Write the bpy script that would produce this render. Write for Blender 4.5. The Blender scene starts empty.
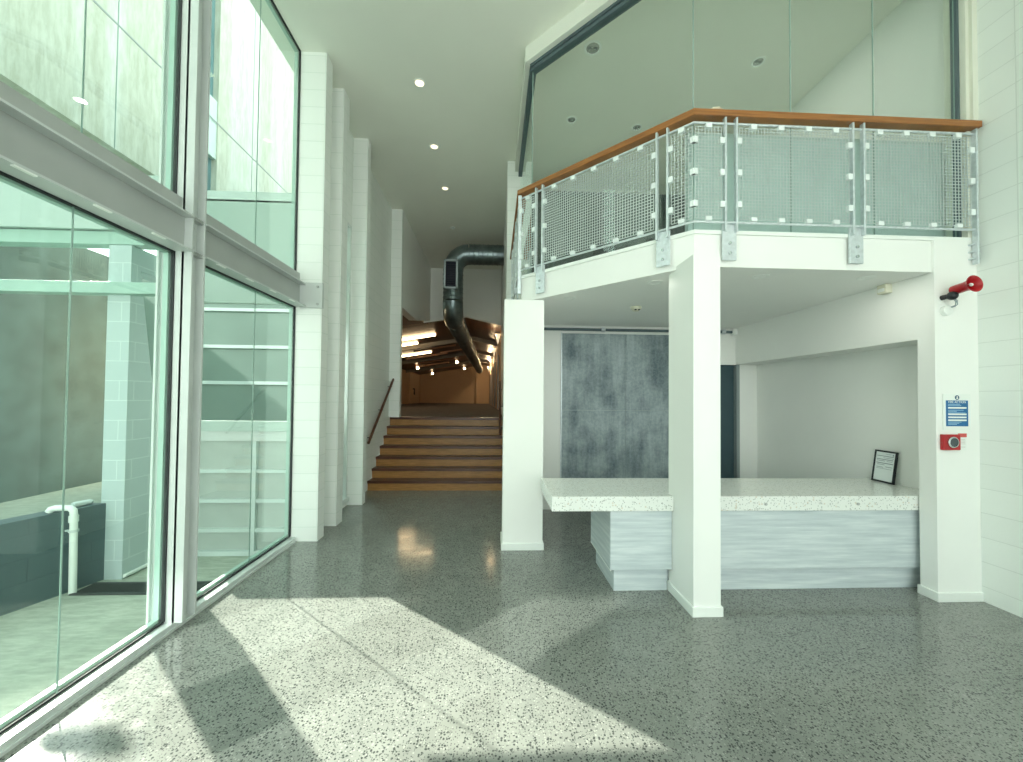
import bpy, bmesh, math, random
from mathutils import Matrix, Vector
random.seed(7)
S = bpy.context.scene
COL = S.collection
PI = math.pi

# ------------------------------------------------------------------ materials
def nt(name):
    m = bpy.data.materials.new(name); m.use_nodes = True
    t = m.node_tree; p = t.nodes['Principled BSDF']
    return m, t, p
def N(t, typ, **kw):
    n = t.nodes.new(typ)
    for k, v in kw.items():
        if k.startswith('i_'):
            n.inputs[int(k[2:])].default_value = v
        else:
            setattr(n, k, v)
    return n
def ramp(t, src, stops):
    r = N(t, 'ShaderNodeValToRGB'); t.links.new(src, r.inputs[0])
    e = r.color_ramp.elements
    while len(e) < len(stops): e.new(.5)
    for k, (pos, c) in enumerate(stops):
        e[k].position = pos; e[k].color = (*c, 1) if len(c) == 3 else c
    return r.outputs[0]
def coords(t, scale=(1, 1, 1), rot=(0, 0, 0), loc=(0, 0, 0)):
    g = N(t, 'ShaderNodeNewGeometry')
    m = N(t, 'ShaderNodeMapping')
    m.inputs['Scale'].default_value = scale; m.inputs['Rotation'].default_value = rot; m.inputs['Location'].default_value = loc
    t.links.new(g.outputs['Position'], m.inputs['Vector'])
    return m.outputs[0]
def noise(t, v, scale, detail=3, rough=.5):
    n = N(t, 'ShaderNodeTexNoise'); n.inputs['Scale'].default_value = scale
    n.inputs['Detail'].default_value = detail; n.inputs['Roughness'].default_value = rough
    t.links.new(v, n.inputs['Vector']); return n.outputs[0]
def mix(t, fac, a, b, mode='MIX'):
    n = N(t, 'ShaderNodeMix', data_type='RGBA', blend_type=mode)
    for s, v in ((0, fac), (6, a), (7, b)):
        if isinstance(v, (int, float)): n.inputs[s].default_value = v
        elif isinstance(v, tuple): n.inputs[s].default_value = (*v, 1)
        else: t.links.new(v, n.inputs[s])
    return n.outputs[2]
def bump(t, p, h, strength=.2, dist=.01):
    b = N(t, 'ShaderNodeBump'); b.inputs['Strength'].default_value = strength; b.inputs['Distance'].default_value = dist
    t.links.new(h, b.inputs['Height']); t.links.new(b.outputs[0], p.inputs['Normal'])
def plain(name, c, rough=.5, metal=0., var=.04, scale=6., spec=.5, emit=None, estr=0):
    m, t, p = nt(name)
    p.inputs['Roughness'].default_value = rough; p.inputs['Metallic'].default_value = metal
    p.inputs['Specular IOR Level'].default_value = spec
    if var:
        f = noise(t, coords(t), scale)
        a = tuple(max(0, x * (1 - var)) for x in c); b = tuple(min(1, x * (1 + var)) for x in c)
        t.links.new(ramp(t, f, [(.3, a), (.7, b)]), p.inputs['Base Color'])
    else:
        p.inputs['Base Color'].default_value = (*c, 1)
    if emit:
        p.inputs['Emission Color'].default_value = (*emit, 1); p.inputs['Emission Strength'].default_value = estr
    return m
def blocks(name, c, mortar, axis, bw=.4, bh=.2, off=(0, 0), offset=0., rough=.5, ms=.004, bstr=.4):
    """painted concrete block work; axis: which world axis runs along the wall"""
    m, t, p = nt(name)
    g = N(t, 'ShaderNodeNewGeometry'); sp = N(t, 'ShaderNodeSeparateXYZ'); t.links.new(g.outputs['Position'], sp.inputs[0])
    cb = N(t, 'ShaderNodeCombineXYZ')
    if axis == 'box':      # choose by face normal
        sn = N(t, 'ShaderNodeSeparateXYZ'); t.links.new(g.outputs['Normal'], sn.inputs[0])
        ab = N(t, 'ShaderNodeMath', operation='ABSOLUTE'); t.links.new(sn.outputs[0], ab.inputs[0])
        mx = N(t, 'ShaderNodeMix', data_type='FLOAT'); t.links.new(ab.outputs[0], mx.inputs[0])
        t.links.new(sp.outputs[0], mx.inputs[2]); t.links.new(sp.outputs[1], mx.inputs[3]); u = mx.outputs[0]
    else:
        u = sp.outputs['XYZ'.index(axis)]
    a1 = N(t, 'ShaderNodeMath', operation='SUBTRACT'); t.links.new(u, a1.inputs[0]); a1.inputs[1].default_value = off[0]
    a2 = N(t, 'ShaderNodeMath', operation='SUBTRACT'); t.links.new(sp.outputs[2], a2.inputs[0]); a2.inputs[1].default_value = off[1]
    t.links.new(a1.outputs[0], cb.inputs[0]); t.links.new(a2.outputs[0], cb.inputs[1])
    b = N(t, 'ShaderNodeTexBrick'); t.links.new(cb.outputs[0], b.inputs['Vector'])
    b.offset = offset; b.inputs['Scale'].default_value = 1; b.inputs['Brick Width'].default_value = bw; b.inputs['Row Height'].default_value = bh
    b.inputs['Mortar Size'].default_value = ms; b.inputs['Mortar Smooth'].default_value = .3
    b.inputs['Color1'].default_value = (*c, 1); b.inputs['Color2'].default_value = (*[x * .975 for x in c], 1); b.inputs['Mortar'].default_value = (*mortar, 1)
    t.links.new(b.outputs['Color'], p.inputs['Base Color']); p.inputs['Roughness'].default_value = rough
    inv = N(t, 'ShaderNodeMath', operation='SUBTRACT'); inv.inputs[0].default_value = 1; t.links.new(b.outputs['Fac'], inv.inputs[1])
    nz = noise(t, coords(t), 60, 2); ad = N(t, 'ShaderNodeMath', operation='MULTIPLY_ADD'); t.links.new(nz, ad.inputs[0]); ad.inputs[1].default_value = .25
    t.links.new(inv.outputs[0], ad.inputs[2]); bump(t, p, ad.outputs[0], bstr, .004)
    return m
def glass(name, tint, refl=1.0, rough=0.0):
    m = bpy.data.materials.new(name); m.use_nodes = True; t = m.node_tree
    for n in list(t.nodes):
        if n.type != 'OUTPUT_MATERIAL': t.nodes.remove(n)
    o = t.nodes['Material Output']
    tr = N(t, 'ShaderNodeBsdfTransparent'); tr.inputs[0].default_value = (*tint, 1)
    gl = N(t, 'ShaderNodeBsdfGlossy'); gl.inputs['Roughness'].default_value = rough; gl.inputs['Color'].default_value = (.93, 1, .97, 1)
    g = N(t, 'ShaderNodeNewGeometry'); dt = N(t, 'ShaderNodeVectorMath', operation='DOT_PRODUCT')
    t.links.new(g.outputs['Incoming'], dt.inputs[0]); t.links.new(g.outputs['Normal'], dt.inputs[1])
    ab = N(t, 'ShaderNodeMath', operation='ABSOLUTE'); t.links.new(dt.outputs['Value'], ab.inputs[0])
    om = N(t, 'ShaderNodeMath', operation='SUBTRACT', use_clamp=True); om.inputs[0].default_value = 1; t.links.new(ab.outputs[0], om.inputs[1])
    pw = N(t, 'ShaderNodeMath', operation='POWER'); t.links.new(om.outputs[0], pw.inputs[0]); pw.inputs[1].default_value = 5
    mu = N(t, 'ShaderNodeMath', operation='MULTIPLY_ADD', use_clamp=True); t.links.new(pw.outputs[0], mu.inputs[0]); mu.inputs[1].default_value = .9 * refl; mu.inputs[2].default_value = .043 * refl
    ms = N(t, 'ShaderNodeMixShader'); t.links.new(mu.outputs[0], ms.inputs[0]); t.links.new(tr.outputs[0], ms.inputs[1]); t.links.new(gl.outputs[0], ms.inputs[2])
    t.links.new(ms.outputs[0], o.inputs[0]); return m
def terrazzo_floor():
    m, t, p = nt('polished_aggregate_concrete')
    v = coords(t)
    big = noise(t, v, .9, 4, .6); med = noise(t, v, 7, 3)
    base = mix(t, .35, ramp(t, big, [(.3, (.205, .218, .20)), (.7, (.285, .298, .272))]), ramp(t, med, [(.3, (.195, .208, .192)), (.7, (.305, .318, .29))]))
    col = base
    for sc, th, dark, lo in ((68., .43, (.06, .067, .064), .50), (115., .42, (.10, .107, .10), .50), (80., .42, (.34, .35, .32), .80)):
        vo = N(t, 'ShaderNodeTexVoronoi'); vo.inputs['Scale'].default_value = sc; t.links.new(v, vo.inputs['Vector'])
        d = ramp(t, vo.outputs['Distance'], [(th - .10, (1, 1, 1)), (th, (0, 0, 0))])
        sp = N(t, 'ShaderNodeSeparateXYZ'); t.links.new(vo.outputs['Color'], sp.inputs[0])
        g = N(t, 'ShaderNodeMath', operation='GREATER_THAN'); t.links.new(sp.outputs[0], g.inputs[0]); g.inputs[1].default_value = lo
        mm = N(t, 'ShaderNodeMath', operation='MULTIPLY'); t.links.new(d, mm.inputs[0]); t.links.new(g.outputs[0], mm.inputs[1])
        col = mix(t, mm.outputs[0], col, dark)
    # saw cuts
    g = N(t, 'ShaderNodeNewGeometry'); s = N(t, 'ShaderNodeSeparateXYZ'); t.links.new(g.outputs['Position'], s.inputs[0])
    cmpn = N(t, 'ShaderNodeMath', operation='COMPARE'); t.links.new(s.outputs[1], cmpn.inputs[0]); cmpn.inputs[1].default_value = 2.83; cmpn.inputs[2].default_value = .003
    col = mix(t, cmpn.outputs[0], col, (.22, .235, .22))
    t.links.new(col, p.inputs['Base Color'])
    t.links.new(ramp(t, med, [(.3, (.08,) * 3), (.7, (.17,) * 3)]), p.inputs['Roughness'])
    p.inputs['Specular IOR Level'].default_value = .45
    return m
def terrazzo_white():
    m, t, p = nt('white_terrazzo')
    v = coords(t); col = (.80, .83, .79)
    cur = None
    for sc, lo, c in ((55., .62, (.52, .55, .52)), (85., .74, (.25, .27, .25)), (40., .80, (.68, .64, .55))):
        vo = N(t, 'ShaderNodeTexVoronoi'); vo.inputs['Scale'].default_value = sc; t.links.new(v, vo.inputs['Vector'])
        d = ramp(t, vo.outputs['Distance'], [(.25, (1, 1, 1)), (.36, (0, 0, 0))])
        sp = N(t, 'ShaderNodeSeparateXYZ'); t.links.new(vo.outputs['Color'], sp.inputs[0])
        g = N(t, 'ShaderNodeMath', operation='GREATER_THAN'); t.links.new(sp.outputs[0], g.inputs[0]); g.inputs[1].default_value = lo
        mm = N(t, 'ShaderNodeMath', operation='MULTIPLY'); t.links.new(d, mm.inputs[0]); t.links.new(g.outputs[0], mm.inputs[1])
        cur = mix(t, mm.outputs[0], cur if cur is not None else col, c)
    t.links.new(cur, p.inputs['Base Color']); p.inputs['Roughness'].default_value = .12
    return m
def streaky(name, stops, scale, rough=.5, detail=4, strength=.0):
    m, t, p = nt(name)
    f = noise(t, coords(t, scale), 1, detail, .6)
    t.links.new(ramp(t, f, stops), p.inputs['Base Color']); p.inputs['Roughness'].default_value = rough
    if strength: bump(t, p, f, strength, .003)
    return m
def concrete_sheet():
    m, t, p = nt('dark_rough_concrete')
    v = coords(t)
    a = noise(t, v, 1.9, 6, .62); b = noise(t, coords(t, (7, 7, .9)), 1, 5, .65); c = noise(t, v, 26, 5, .75)
    col = mix(t, .5, ramp(t, a, [(.40, (.085, .13, .155)), (.62, (.48, .565, .59))]), ramp(t, b, [(.38, (.11, .16, .19)), (.64, (.44, .52, .545))]))
    col = mix(t, .2, col, ramp(t, c, [(.4, (.06, .09, .10)), (.6, (.42, .48, .47))]))
    t.links.new(col, p.inputs['Base Color']); p.inputs['Roughness'].default_value = .6; bump(t, p, c, .25, .004)
    return m
def board_concrete():
    m, t, p = nt('board_marked_concrete')
    f = noise(t, coords(t, (5, 5, .35)), 1, 5, .65); sp = noise(t, coords(t, (2.2, 2.2, .05)), 1, 2)
    fine = noise(t, coords(t, (14, 14, 3)), 1, 4, .7)
    col = mix(t, .5, ramp(t, f, [(.3, (.31, .33, .265)), (.7, (.49, .515, .445))]), ramp(t, sp, [(.42, (.32, .33, .255)), (.58, (.55, .60, .56))]))
    col = mix(t, .25, col, ramp(t, fine, [(.4, (.34, .35, .28)), (.6, (.70, .74, .67))]))
    t.links.new(col, p.inputs['Base Color']); p.inputs['Roughness'].default_value = .8
    return m

M = {}
M['floor'] = terrazzo_floor()
M['ceil'] = plain('matt_ceiling_white', (.82, .84, .755), .7, var=.015, scale=1.5)
M['plaster'] = plain('painted_plaster', (.87, .89, .855), .55, var=.012, scale=2)
M['blockR'] = blocks('painted_block_east', (.84, .89, .85), (.72, .77, .73), 'Y', off=(2.838, .125), ms=.004)
M['blockL'] = blocks('painted_block_west', (.84, .875, .84), (.70, .76, .71), 'box', off=(.02, .16), ms=.004)
M['trimw'] = plain('white_gloss_trim', (.85, .89, .85), .35, var=.01)
M['terrazzo'] = terrazzo_white()
M['wash'] = streaky('whitewashed_timber', [(.25, (.46, .53, .56)), (.5, (.58, .65, .67)), (.75, (.73, .79, .80))], (2.2, 2.2, 34), .45)
M['concrete'] = concrete_sheet()
M['steel'] = plain('grey_painted_steel', (.41, .435, .42), .38, var=.05, scale=3)
M['steel_l'] = plain('pale_painted_steel', (.56, .60, .585), .38, var=.03, scale=3)
M['alu'] = plain('natural_aluminium', (.68, .73, .71), .3, .25, var=.03)
M['slate'] = plain('blue_grey_aluminium', (.10, .145, .16), .4, .3, var=.05)
M['gasket'] = plain('black_rubber_gasket', (.012, .016, .018), .6, var=0)
M['galv'] = plain('galvanised_steel', (.62, .68, .70), .35, .35, var=.10, scale=30)
M['wire'] = plain('galvanised_wire', (.60, .66, .65), .4, .2, var=.05)
M['clip'] = plain('white_clip', (.82, .88, .87), .4, var=0)
M['rail'] = streaky('varnished_timber', [(.25, (.19, .07, .016)), (.5, (.32, .125, .032)), (.75, (.44, .19, .055))], (3, 3, 60), .3)
M['riser'] = streaky('golden_timber', [(.25, (.22, .10, .026)), (.5, (.36, .175, .05)), (.75, (.48, .25, .08))], (5, 12, 70), .35)
M['tread'] = streaky('dark_red_timber', [(.25, (.05, .017, .009)), (.5, (.085, .03, .017)), (.75, (.13, .05, .03))], (4, 40, 20), .3)
M['darkwood'] = streaky('dark_handrail_timber', [(.3, (.06, .022, .012)), (.7, (.13, .05, .028))], (20, 4, 20), .3)
M['duct'] = plain('galvanised_duct', (.20, .245, .255), .30, .85, var=.25, scale=5)
M['black'] = plain('black_satin', (.008, .012, .016), .4, var=0)
M['grille_in'] = plain('dark_grille_slats', (.006, .008, .022), .6, var=0)
M['grille'] = plain('grey_grille_frame', (.42, .47, .50), .4, .3, var=0)
M['red'] = plain('red_plastic', (.40, .008, .014), .3, var=.05)
M['white'] = plain('white_plastic', (.84, .88, .84), .4, var=0)
M['cream'] = plain('cream_plastic', (.70, .70, .56), .45, var=0)
M['paper'] = plain('white_paper', (.80, .87, .86), .7, var=.01)
M['ink'] = plain('grey_ink', (.28, .34, .36), .7, var=0)
M['blue'] = plain('sign_blue', (.006, .13, .34), .45, var=0)
M['navy'] = plain('sign_navy', (.02, .09, .17), .45, var=0)
M['chrome'] = plain('brushed_chrome', (.55, .6, .6), .25, .9, var=.1, scale=200)
M['lens'] = plain('dark_lens', (.08, .10, .11), .1, .3, var=.0)
M['lamp'] = plain('warm_lamp', (.9, .85, .7), .5, var=0, emit=(1, .84, .52), estr=2.2)
M['reflector'] = plain('lamp_reflector', (.62, .66, .62), .2, .7, var=0)
M['batten'] = plain('fluorescent_tube', (.9, .85, .7), .5, var=0, emit=(1, .72, .40), estr=12)
M['hallpaint'] = plain('warm_hall_paint', (.62, .46, .30), .7, var=.03, scale=1)
M['hallwood'] = streaky('dark_hall_timber', [(.25, (.05, .018, .008)), (.5, (.085, .032, .015)), (.75, (.13, .055, .025))], (30, 1.2, 3), .4)
M['rafter'] = plain('painted_rafter', (.30, .28, .24), .5, var=.05)
M['carpet'] = plain('brown_carpet', (.085, .075, .07), .9, var=.25, scale=6)
M['doorteal'] = plain('dark_teal_door', (.045, .085, .10), .35, var=.05)
M['greytrim'] = plain('grey_door_frame', (.26, .31, .31), .45, var=0)
M['ground'] = streaky('courtyard_asphalt', [(.3, (.29, .33, .27)), (.5, (.36, .40, .33)), (.7, (.44, .48, .40))], (6, 20, 20), .85, strength=.3)
M['darkblock'] = blocks('dark_painted_block', (.060, .105, .115), (.045, .08, .088), 'box', off=(.1, -.2), offset=.5, rough=.5)
M['outblock'] = blocks('pale_painted_block', (.46, .56, .56), (.58, .67, .66), 'box', bw=.4, off=(.02, -.03), offset=.5, rough=.55, ms=.006)
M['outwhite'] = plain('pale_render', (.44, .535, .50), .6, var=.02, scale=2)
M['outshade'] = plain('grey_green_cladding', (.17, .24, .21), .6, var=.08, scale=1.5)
M['darksheet'] = plain('dark_sheet_cladding', (.10, .155, .15), .55, var=.22, scale=2.5)
M['board'] = board_concrete()
M['outtrim'] = plain('pale_outdoor_paint', (.58, .66, .64), .4, var=.02)
M['joint'] = plain('dark_joint', (.22, .25, .25), .8, var=0)
M['grate'] = plain('dark_drain_grate', (.05, .06, .06), .6, .3, var=.2, scale=90)
M['pvc'] = plain('white_pvc', (.78, .84, .80), .35, var=.02)
M['teal'] = plain('pale_teal_steel', (.36, .52, .46), .45, var=.03)
M['glass'] = glass('clear_green_glass', (.945, .985, .963), 1.0)
M['glass_in'] = glass('balcony_glass', (.955, .98, .965), 1.2)
M['gedge'] = plain('glass_joint', (.30, .42, .38), .25, var=0)
M['winblind'] = plain('dark_window_strip', (.10, .20, .22), .15, var=.1, scale=3)

# ------------------------------------------------------------------ mesh builder
class MB:
    def __init__(self, mat=None): self.v = []; self.f = []; self.sm = []; self.M = mat
    def add(self, vs, fs, smooth=False):
        o = len(self.v)
        for p in vs:
            p = Vector(p)
            self.v.append(tuple(self.M @ p) if self.M is not None else tuple(p))
        for f in fs: self.f.append([o + i for i in f]); self.sm.append(smooth)
        return self
    def box(self, x0, x1, y0, y1, z0, z1):
        x0, x1 = sorted((x0, x1)); y0, y1 = sorted((y0, y1)); z0, z1 = sorted((z0, z1))
        vs = [(x0, y0, z0), (x1, y0, z0), (x1, y1, z0), (x0, y1, z0), (x0, y0, z1), (x1, y0, z1), (x1, y1, z1), (x0, y1, z1)]
        return self.add(vs, [(0, 3, 2, 1), (4, 5, 6, 7), (0, 1, 5, 4), (1, 2, 6, 5), (2, 3, 7, 6), (3, 0, 4, 7)])
    def prism(self, poly, a, b, axis='z'):
        """poly: 2-D points (counter-clockwise) in the plane perpendicular to axis"""
        n = len(poly)
        P = {'z': lambda p, h: (p[0], p[1], h), 'x': lambda p, h: (h, p[0], p[1]), 'y': lambda p, h: (p[0], h, p[1])}[axis]
        vs = [P(p, a) for p in poly] + [P(p, b) for p in poly]
        fs = [tuple(range(n))[::-1], tuple(range(n, 2 * n))] + [(i, (i + 1) % n, n + (i + 1) % n, n + i) for i in range(n)]
        return self.add(vs, fs)
    def tube(self, path, r, seg=10, caps=True, closed=False):
        path = [Vector(p) for p in path]; n = len(path); vs = []; fs = []
        up = None
        for i, p in enumerate(path):
            if i == 0: d = path[1] - p
            elif i == n - 1: d = p - path[i - 1]
            else: d = (path[i + 1] - p).normalized() + (p - path[i - 1]).normalized()
            d.normalize()
            if up is None:
                up = Vector((0, 0, 1)) if abs(d.z) < .9 else Vector((0, 1, 0))
            s = d.cross(up).normalized(); u2 = s.cross(d).normalized(); up = u2
            rr = r[i] if isinstance(r, (list, tuple)) else r
            k = 1.
            if 0 < i < n - 1:
                c = (path[i + 1] - p).normalized().dot((p - path[i - 1]).normalized()); k = 1 / max(.5, math.sqrt((1 + c) / 2))
            for j in range(seg):
                a = 2 * PI * j / seg
                vs.append(p + (s * math.cos(a) + u2 * math.sin(a)) * rr)
        for i in range(n - 1):
            for j in range(seg):
                k = (j + 1) % seg
                fs.append((i * seg + j, i * seg + k, (i + 1) * seg + k, (i + 1) * seg + j))
        self.add(vs, fs, True)
        if caps:
            o = len(self.v) - len(vs)
            self.f.append([o + j for j in range(seg)][::-1]); self.sm.append(False)
            self.f.append([o + (n - 1) * seg + j for j in range(seg)]); self.sm.append(False)
        return self
    def lathe(self, prof, c, ax=(0, 0, 1), seg=20):
        """prof: (radius, height) along ax from centre c"""
        ax = Vector(ax).normalized(); c = Vector(c)
        s = ax.orthogonal().normalized(); u = ax.cross(s)
        vs = []; fs = []; n = len(prof)
        for r, h in prof:
            for j in range(seg):
                a = 2 * PI * j / seg
                vs.append(c + ax * h + (s * math.cos(a) + u * math.sin(a)) * max(r, 1e-4))
        for i in range(n - 1):
            for j in range(seg):
                k = (j + 1) % seg
                fs.append((i * seg + j, i * seg + k, (i + 1) * seg + k, (i + 1) * seg + j))
        return self.add(vs, fs, True)
    def build(self, name, mat, parent=None, bevel=0, **props):
        me = bpy.data.meshes.new(name); me.from_pydata(self.v, [], self.f); me.update()
        bm = bmesh.new(); bm.from_mesh(me); bmesh.ops.recalc_face_normals(bm, faces=bm.faces); bm.to_mesh(me); bm.free()
        me.polygons.foreach_set('use_smooth', self.sm)
        if any(self.sm): me.set_sharp_from_angle(angle=.7)
        o = bpy.data.objects.new(name, me); COL.objects.link(o)
        if mat: me.materials.append(M[mat] if isinstance(mat, str) else mat)
        if bevel:
            b = o.modifiers.new('edge', 'BEVEL'); b.width = bevel; b.segments = 2; b.limit_method = 'ANGLE'
        if parent is not None:
            o.parent = parent; o.matrix_parent_inverse = parent.matrix_world.inverted()
        for k, v in props.items(): o[k] = v
        return o
def box(x0, x1, y0, y1, z0, z1): return MB().box(x0, x1, y0, y1, z0, z1)
def struct(name, mb, mat, label=None, cat=None, parent=None, bevel=0):
    o = mb.build(name, mat, parent, bevel); o['kind'] = 'structure'
    if label: o['label'] = label
    if cat: o['category'] = cat
    return o
def empty(name, label, cat, loc=(0, 0, 0), group=None, kind=None):
    o = bpy.data.objects.new(name, None); COL.objects.link(o); o.location = loc
    o['label'] = label; o['category'] = cat
    if group: o['group'] = group
    if kind: o['kind'] = kind
    bpy.context.view_layer.update()
    return o
def tag(o, label, cat, group=None):
    o['label'] = label; o['category'] = cat
    if group: o['group'] = group
    return o
def copy_thing(root, loc, label, group=None):
    r = root.copy(); COL.objects.link(r); r.location = loc; r['label'] = label
    if group: r['group'] = group
    for ch in list(root.children):
        c = ch.copy(); COL.objects.link(c); c.parent = r
        for g in list(ch.children):
            d = g.copy(); COL.objects.link(d); d.parent = c
    return r

# ------------------------------------------------------------------ levels and plan
CEIL = 5.6; SOF = 2.72; FAS = 3.015; YF = 3.12; LAND = 1.21
XW = -2.19; XR = 4.03; YB = 12.1; XC = -1.97

# ---- floors
struct('floor', MB().prism([(-2.36, -3.6), (XR + .1, -3.6), (XR + .1, 7.05), (-2.36, 7.05)], -.25, 0), 'floor', 'polished grey concrete floor with exposed dark aggregate', 'floor')
struct('floor_hall', box(-5.7, .6, 8.45, 30.1, .9, LAND), 'carpet', 'dark brown carpet floor of the hall above the steps', 'floor')
struct('ground_courtyard', box(-14, XW - .1, -12, 18, -.6, -.22), 'ground', 'grey green courtyard paving outside the glass', 'ground')

# ---- ceiling
struct('ceiling', MB().prism([(XW - .3, -3.6), (XR + .2, -3.6), (XR + .2, YB), (XW - .3, YB)], CEIL, CEIL + .25), 'ceil', 'high flat off-white ceiling over foyer and corridor', 'ceiling')

# ---- right block wall
struct('wall_east', box(XR, XR + .25, -3.6, YB, 0, CEIL), 'blockR', 'white painted stack bond block wall beside the fire notice', 'wall')
# ---- wall behind the camera: glazed entrance
ent = MB()
ent.box(XW - .1, -1.9, -3.7, -3.5, 0, CEIL).box(3.7, XR, -3.7, -3.5, 0, CEIL).box(-1.9, 3.7, -3.7, -3.5, 4.9, CEIL)
struct('wall_entrance', ent, 'plaster', 'white wall around the glazed street entrance', 'wall')
w = MB()
for x in (-1.9, -.55, .85, 2.25, 3.65): w.box(x, x + .06, -3.64, -3.56, 0, 4.9)
for z in (.0, 2.3, 4.84): w.box(-1.9, 3.7, -3.63, -3.57, z, z + .06)
struct('window_entrance', w, 'alu', 'aluminium framed street entrance glazing', 'window')

# ---- west side: block piers and corridor wall
wl = MB()
wl.box(XW - .1, XW, 4.73, 5.36, 0, CEIL).box(XW - .2, XW, 5.36, 6.0, 4.2, CEIL).box(XW - .2, XW, 5.36, 6.0, 0, .10).box(XW - .2, XW, 6.0, 8.45, 0, CEIL)
struct('wall_west', wl, 'blockL', 'white painted block wall along the corridor and steps', 'wall')
PIERS = [(4.56, 4.73, 0, 'white block pier at the end of the glazing'), (5.09, 5.29, 0, 'white block pier just before the slot window'),
         (6.07, 6.21, 0, 'white block pier between slot window and steps'), (8.34, 8.48, LAND, 'white block pier at the top of the steps')]
for a, b, z, lab in PIERS:
    struct('pillar_block', box(XW - (.1 if a < 4.6 else 0), XC, a, b, z, CEIL), 'blockL', lab, 'pier')
# slot window between the piers
sw = empty('window_slot', 'tall narrow slot window between two white block piers', 'window', (XW, 5.7, .1), kind='structure')
f = MB(); f.box(XW - .06, XW + .015, 5.36, 5.40, .1, 4.2).box(XW - .06, XW + .015, 5.96, 6.0, .1, 4.2).box(XW - .06, XW + .015, 5.36, 6.0, 4.16, 4.2).box(XW - .06, XW + .03, 5.3, 6.05, .06, .13)
f.build('frame', 'alu', sw); box(XW - .04, XW - .03, 5.40, 5.96, .13, 4.16).build('pane', 'glass', sw)
# bulkhead over the side opening of the hall, with the landing
struct('wall_bulkhead', MB().prism([(8.48, 3.55), (10.07, 3.58), (YB, 3.98), (YB, CEIL), (8.48, CEIL)], XC - .2, XC, 'x'), 'plaster', 'off-white bulkhead wall high above the landing', 'wall')
# gable bulkhead closing the corridor
AP = (-.88, 4.12)
def hall_z(x): return AP[1] + (.165 * (x - AP[0]) if x < AP[0] else -.225 * (x - AP[0]))
struct('wall_north', MB().prism([(XC - .2, hall_z(XC - .2)), AP, (.35, hall_z(.35)), (.35, CEIL), (XC - .2, CEIL)], YB, YB + .15, 'y'), 'plaster', 'off-white end wall with a gable shaped underside behind the duct', 'wall')
struct('wall_hall_end', MB().prism([(-5.7, hall_z(-5.7)), (XC - .2, hall_z(XC - .2)), (XC - .2, 4.9), (-5.7, 4.9)], YB, YB + .15, 'y'), 'hallpaint', 'peach wall piece glimpsed under the bulkhead', 'wall')
# corridor wall under and beyond the balcony
struct('wall_corridor', MB().box(.2, .42, 4.40, 8.45, 0, SOF).box(.2, .42, 8.45, YB, LAND, SOF).box(.2, .42, 6.86, YB, SOF, CEIL), 'plaster', 'white wall beside the steps behind the slim pillar', 'wall')
struct('pillar_upper', box(.19, .52, 6.51, 6.86, SOF, CEIL), 'blockL', 'white block column rising behind the balcony corner', 'pillar')

# ---- hall beyond
struct('wall_hall_far', MB().prism([(-5.6, LAND), (-.3, LAND), (-.3, hall_z(-.3)), AP, (-5.6, hall_z(-5.6))], 30, 30.15, 'y'), 'hallpaint', 'peach painted far end wall of the hall', 'wall')
struct('wall_hall_west', box(-5.75, -5.6, 8.45, 30, LAND, 3.6), 'hallpaint', 'peach painted side wall of the hall', 'wall')
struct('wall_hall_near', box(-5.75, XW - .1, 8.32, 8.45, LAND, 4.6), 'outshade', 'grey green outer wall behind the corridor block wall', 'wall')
hr = MB(); hr.prism([(.24, YB), (.44, YB), (-.18, 30), (-.38, 30)], LAND, 4.1)
struct('wall_hall_east', hr, 'hallpaint', 'panelled side wall of the hall below the wall lights', 'wall')
cl = MB()
n0, n1 = YB - .0, 30.1
cl.add([(-5.8, 8.4, hall_z(-5.8)), (XC - .2, 8.4, hall_z(XC - .2)), (XC - .2, YB, hall_z(XC - .2)), (AP[0], YB + .15, AP[1]), (AP[0], n1, AP[1]), (-5.8, n1, hall_z(-5.8)),
        (-5.8, 8.4, 4.9), (XC - .2, 8.4, 4.9), (AP[0], YB + .15, 4.9), (AP[0], n1, 4.9), (-5.8, n1, 4.9)],
       [(0, 5, 2, 1), (5, 4, 3, 2)])
cl.add([(AP[0], YB + .15, AP[1]), (AP[0], n1, AP[1]), (.5, n1, hall_z(.5)), (.5, YB + .15, hall_z(.5))], [(0, 1, 2, 3)])
cl.add([(-5.8, 8.4, 4.95), (XC - .2, 8.4, 4.95), (XC - .2, YB + .15, 4.95), (.5, YB + .15, 4.95), (.5, n1, 4.95), (-5.8, n1, 4.95)], [(0, 1, 2, 3, 4, 5)])
struct('ceiling_hall', cl, 'hallwood', 'dark timber gabled ceiling of the hall', 'ceiling')
for k, y in enumerate((15.9, 20.5, 25.2)):
    r = MB(); h = .16
    r.prism([(-5.6, hall_z(-5.6) - h), (AP[0], AP[1] - h), (.2, hall_z(.2) - h), (.2, hall_z(.2)), AP, (-5.6, hall_z(-5.6))], y, y + .14, 'y')
    struct('beam_hall', r, 'rafter', ('pale painted hall rafter closest to the duct elbow', 'middle painted rafter of the dark hall ceiling', 'painted hall rafter closest to the far wall')[k], 'rafter')
# far door of the hall
dr = empty('door_hall', 'peach door with dark handle in the far corner of the hall', 'door', (-5.59, 28.2, LAND), kind='structure')
box(-5.6, -5.55, 26.4, 29.6, LAND, LAND + 2.05).build('leaf', plain('pale_door', (.78, .62, .44), .5, var=.02), dr)
MB().tube([(-5.54, 27.2, LAND + 1.0), (-5.44, 27.2, LAND + 1.0), (-5.44, 27.2, LAND + .6)], .05).build('door_handle', 'black', dr)
struct('pillar_hall', box(-1.35, -.35, 29.5, 30, LAND, 4.1), 'hallpaint', 'shallow peach projection on the hall far wall', 'pier')
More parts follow.
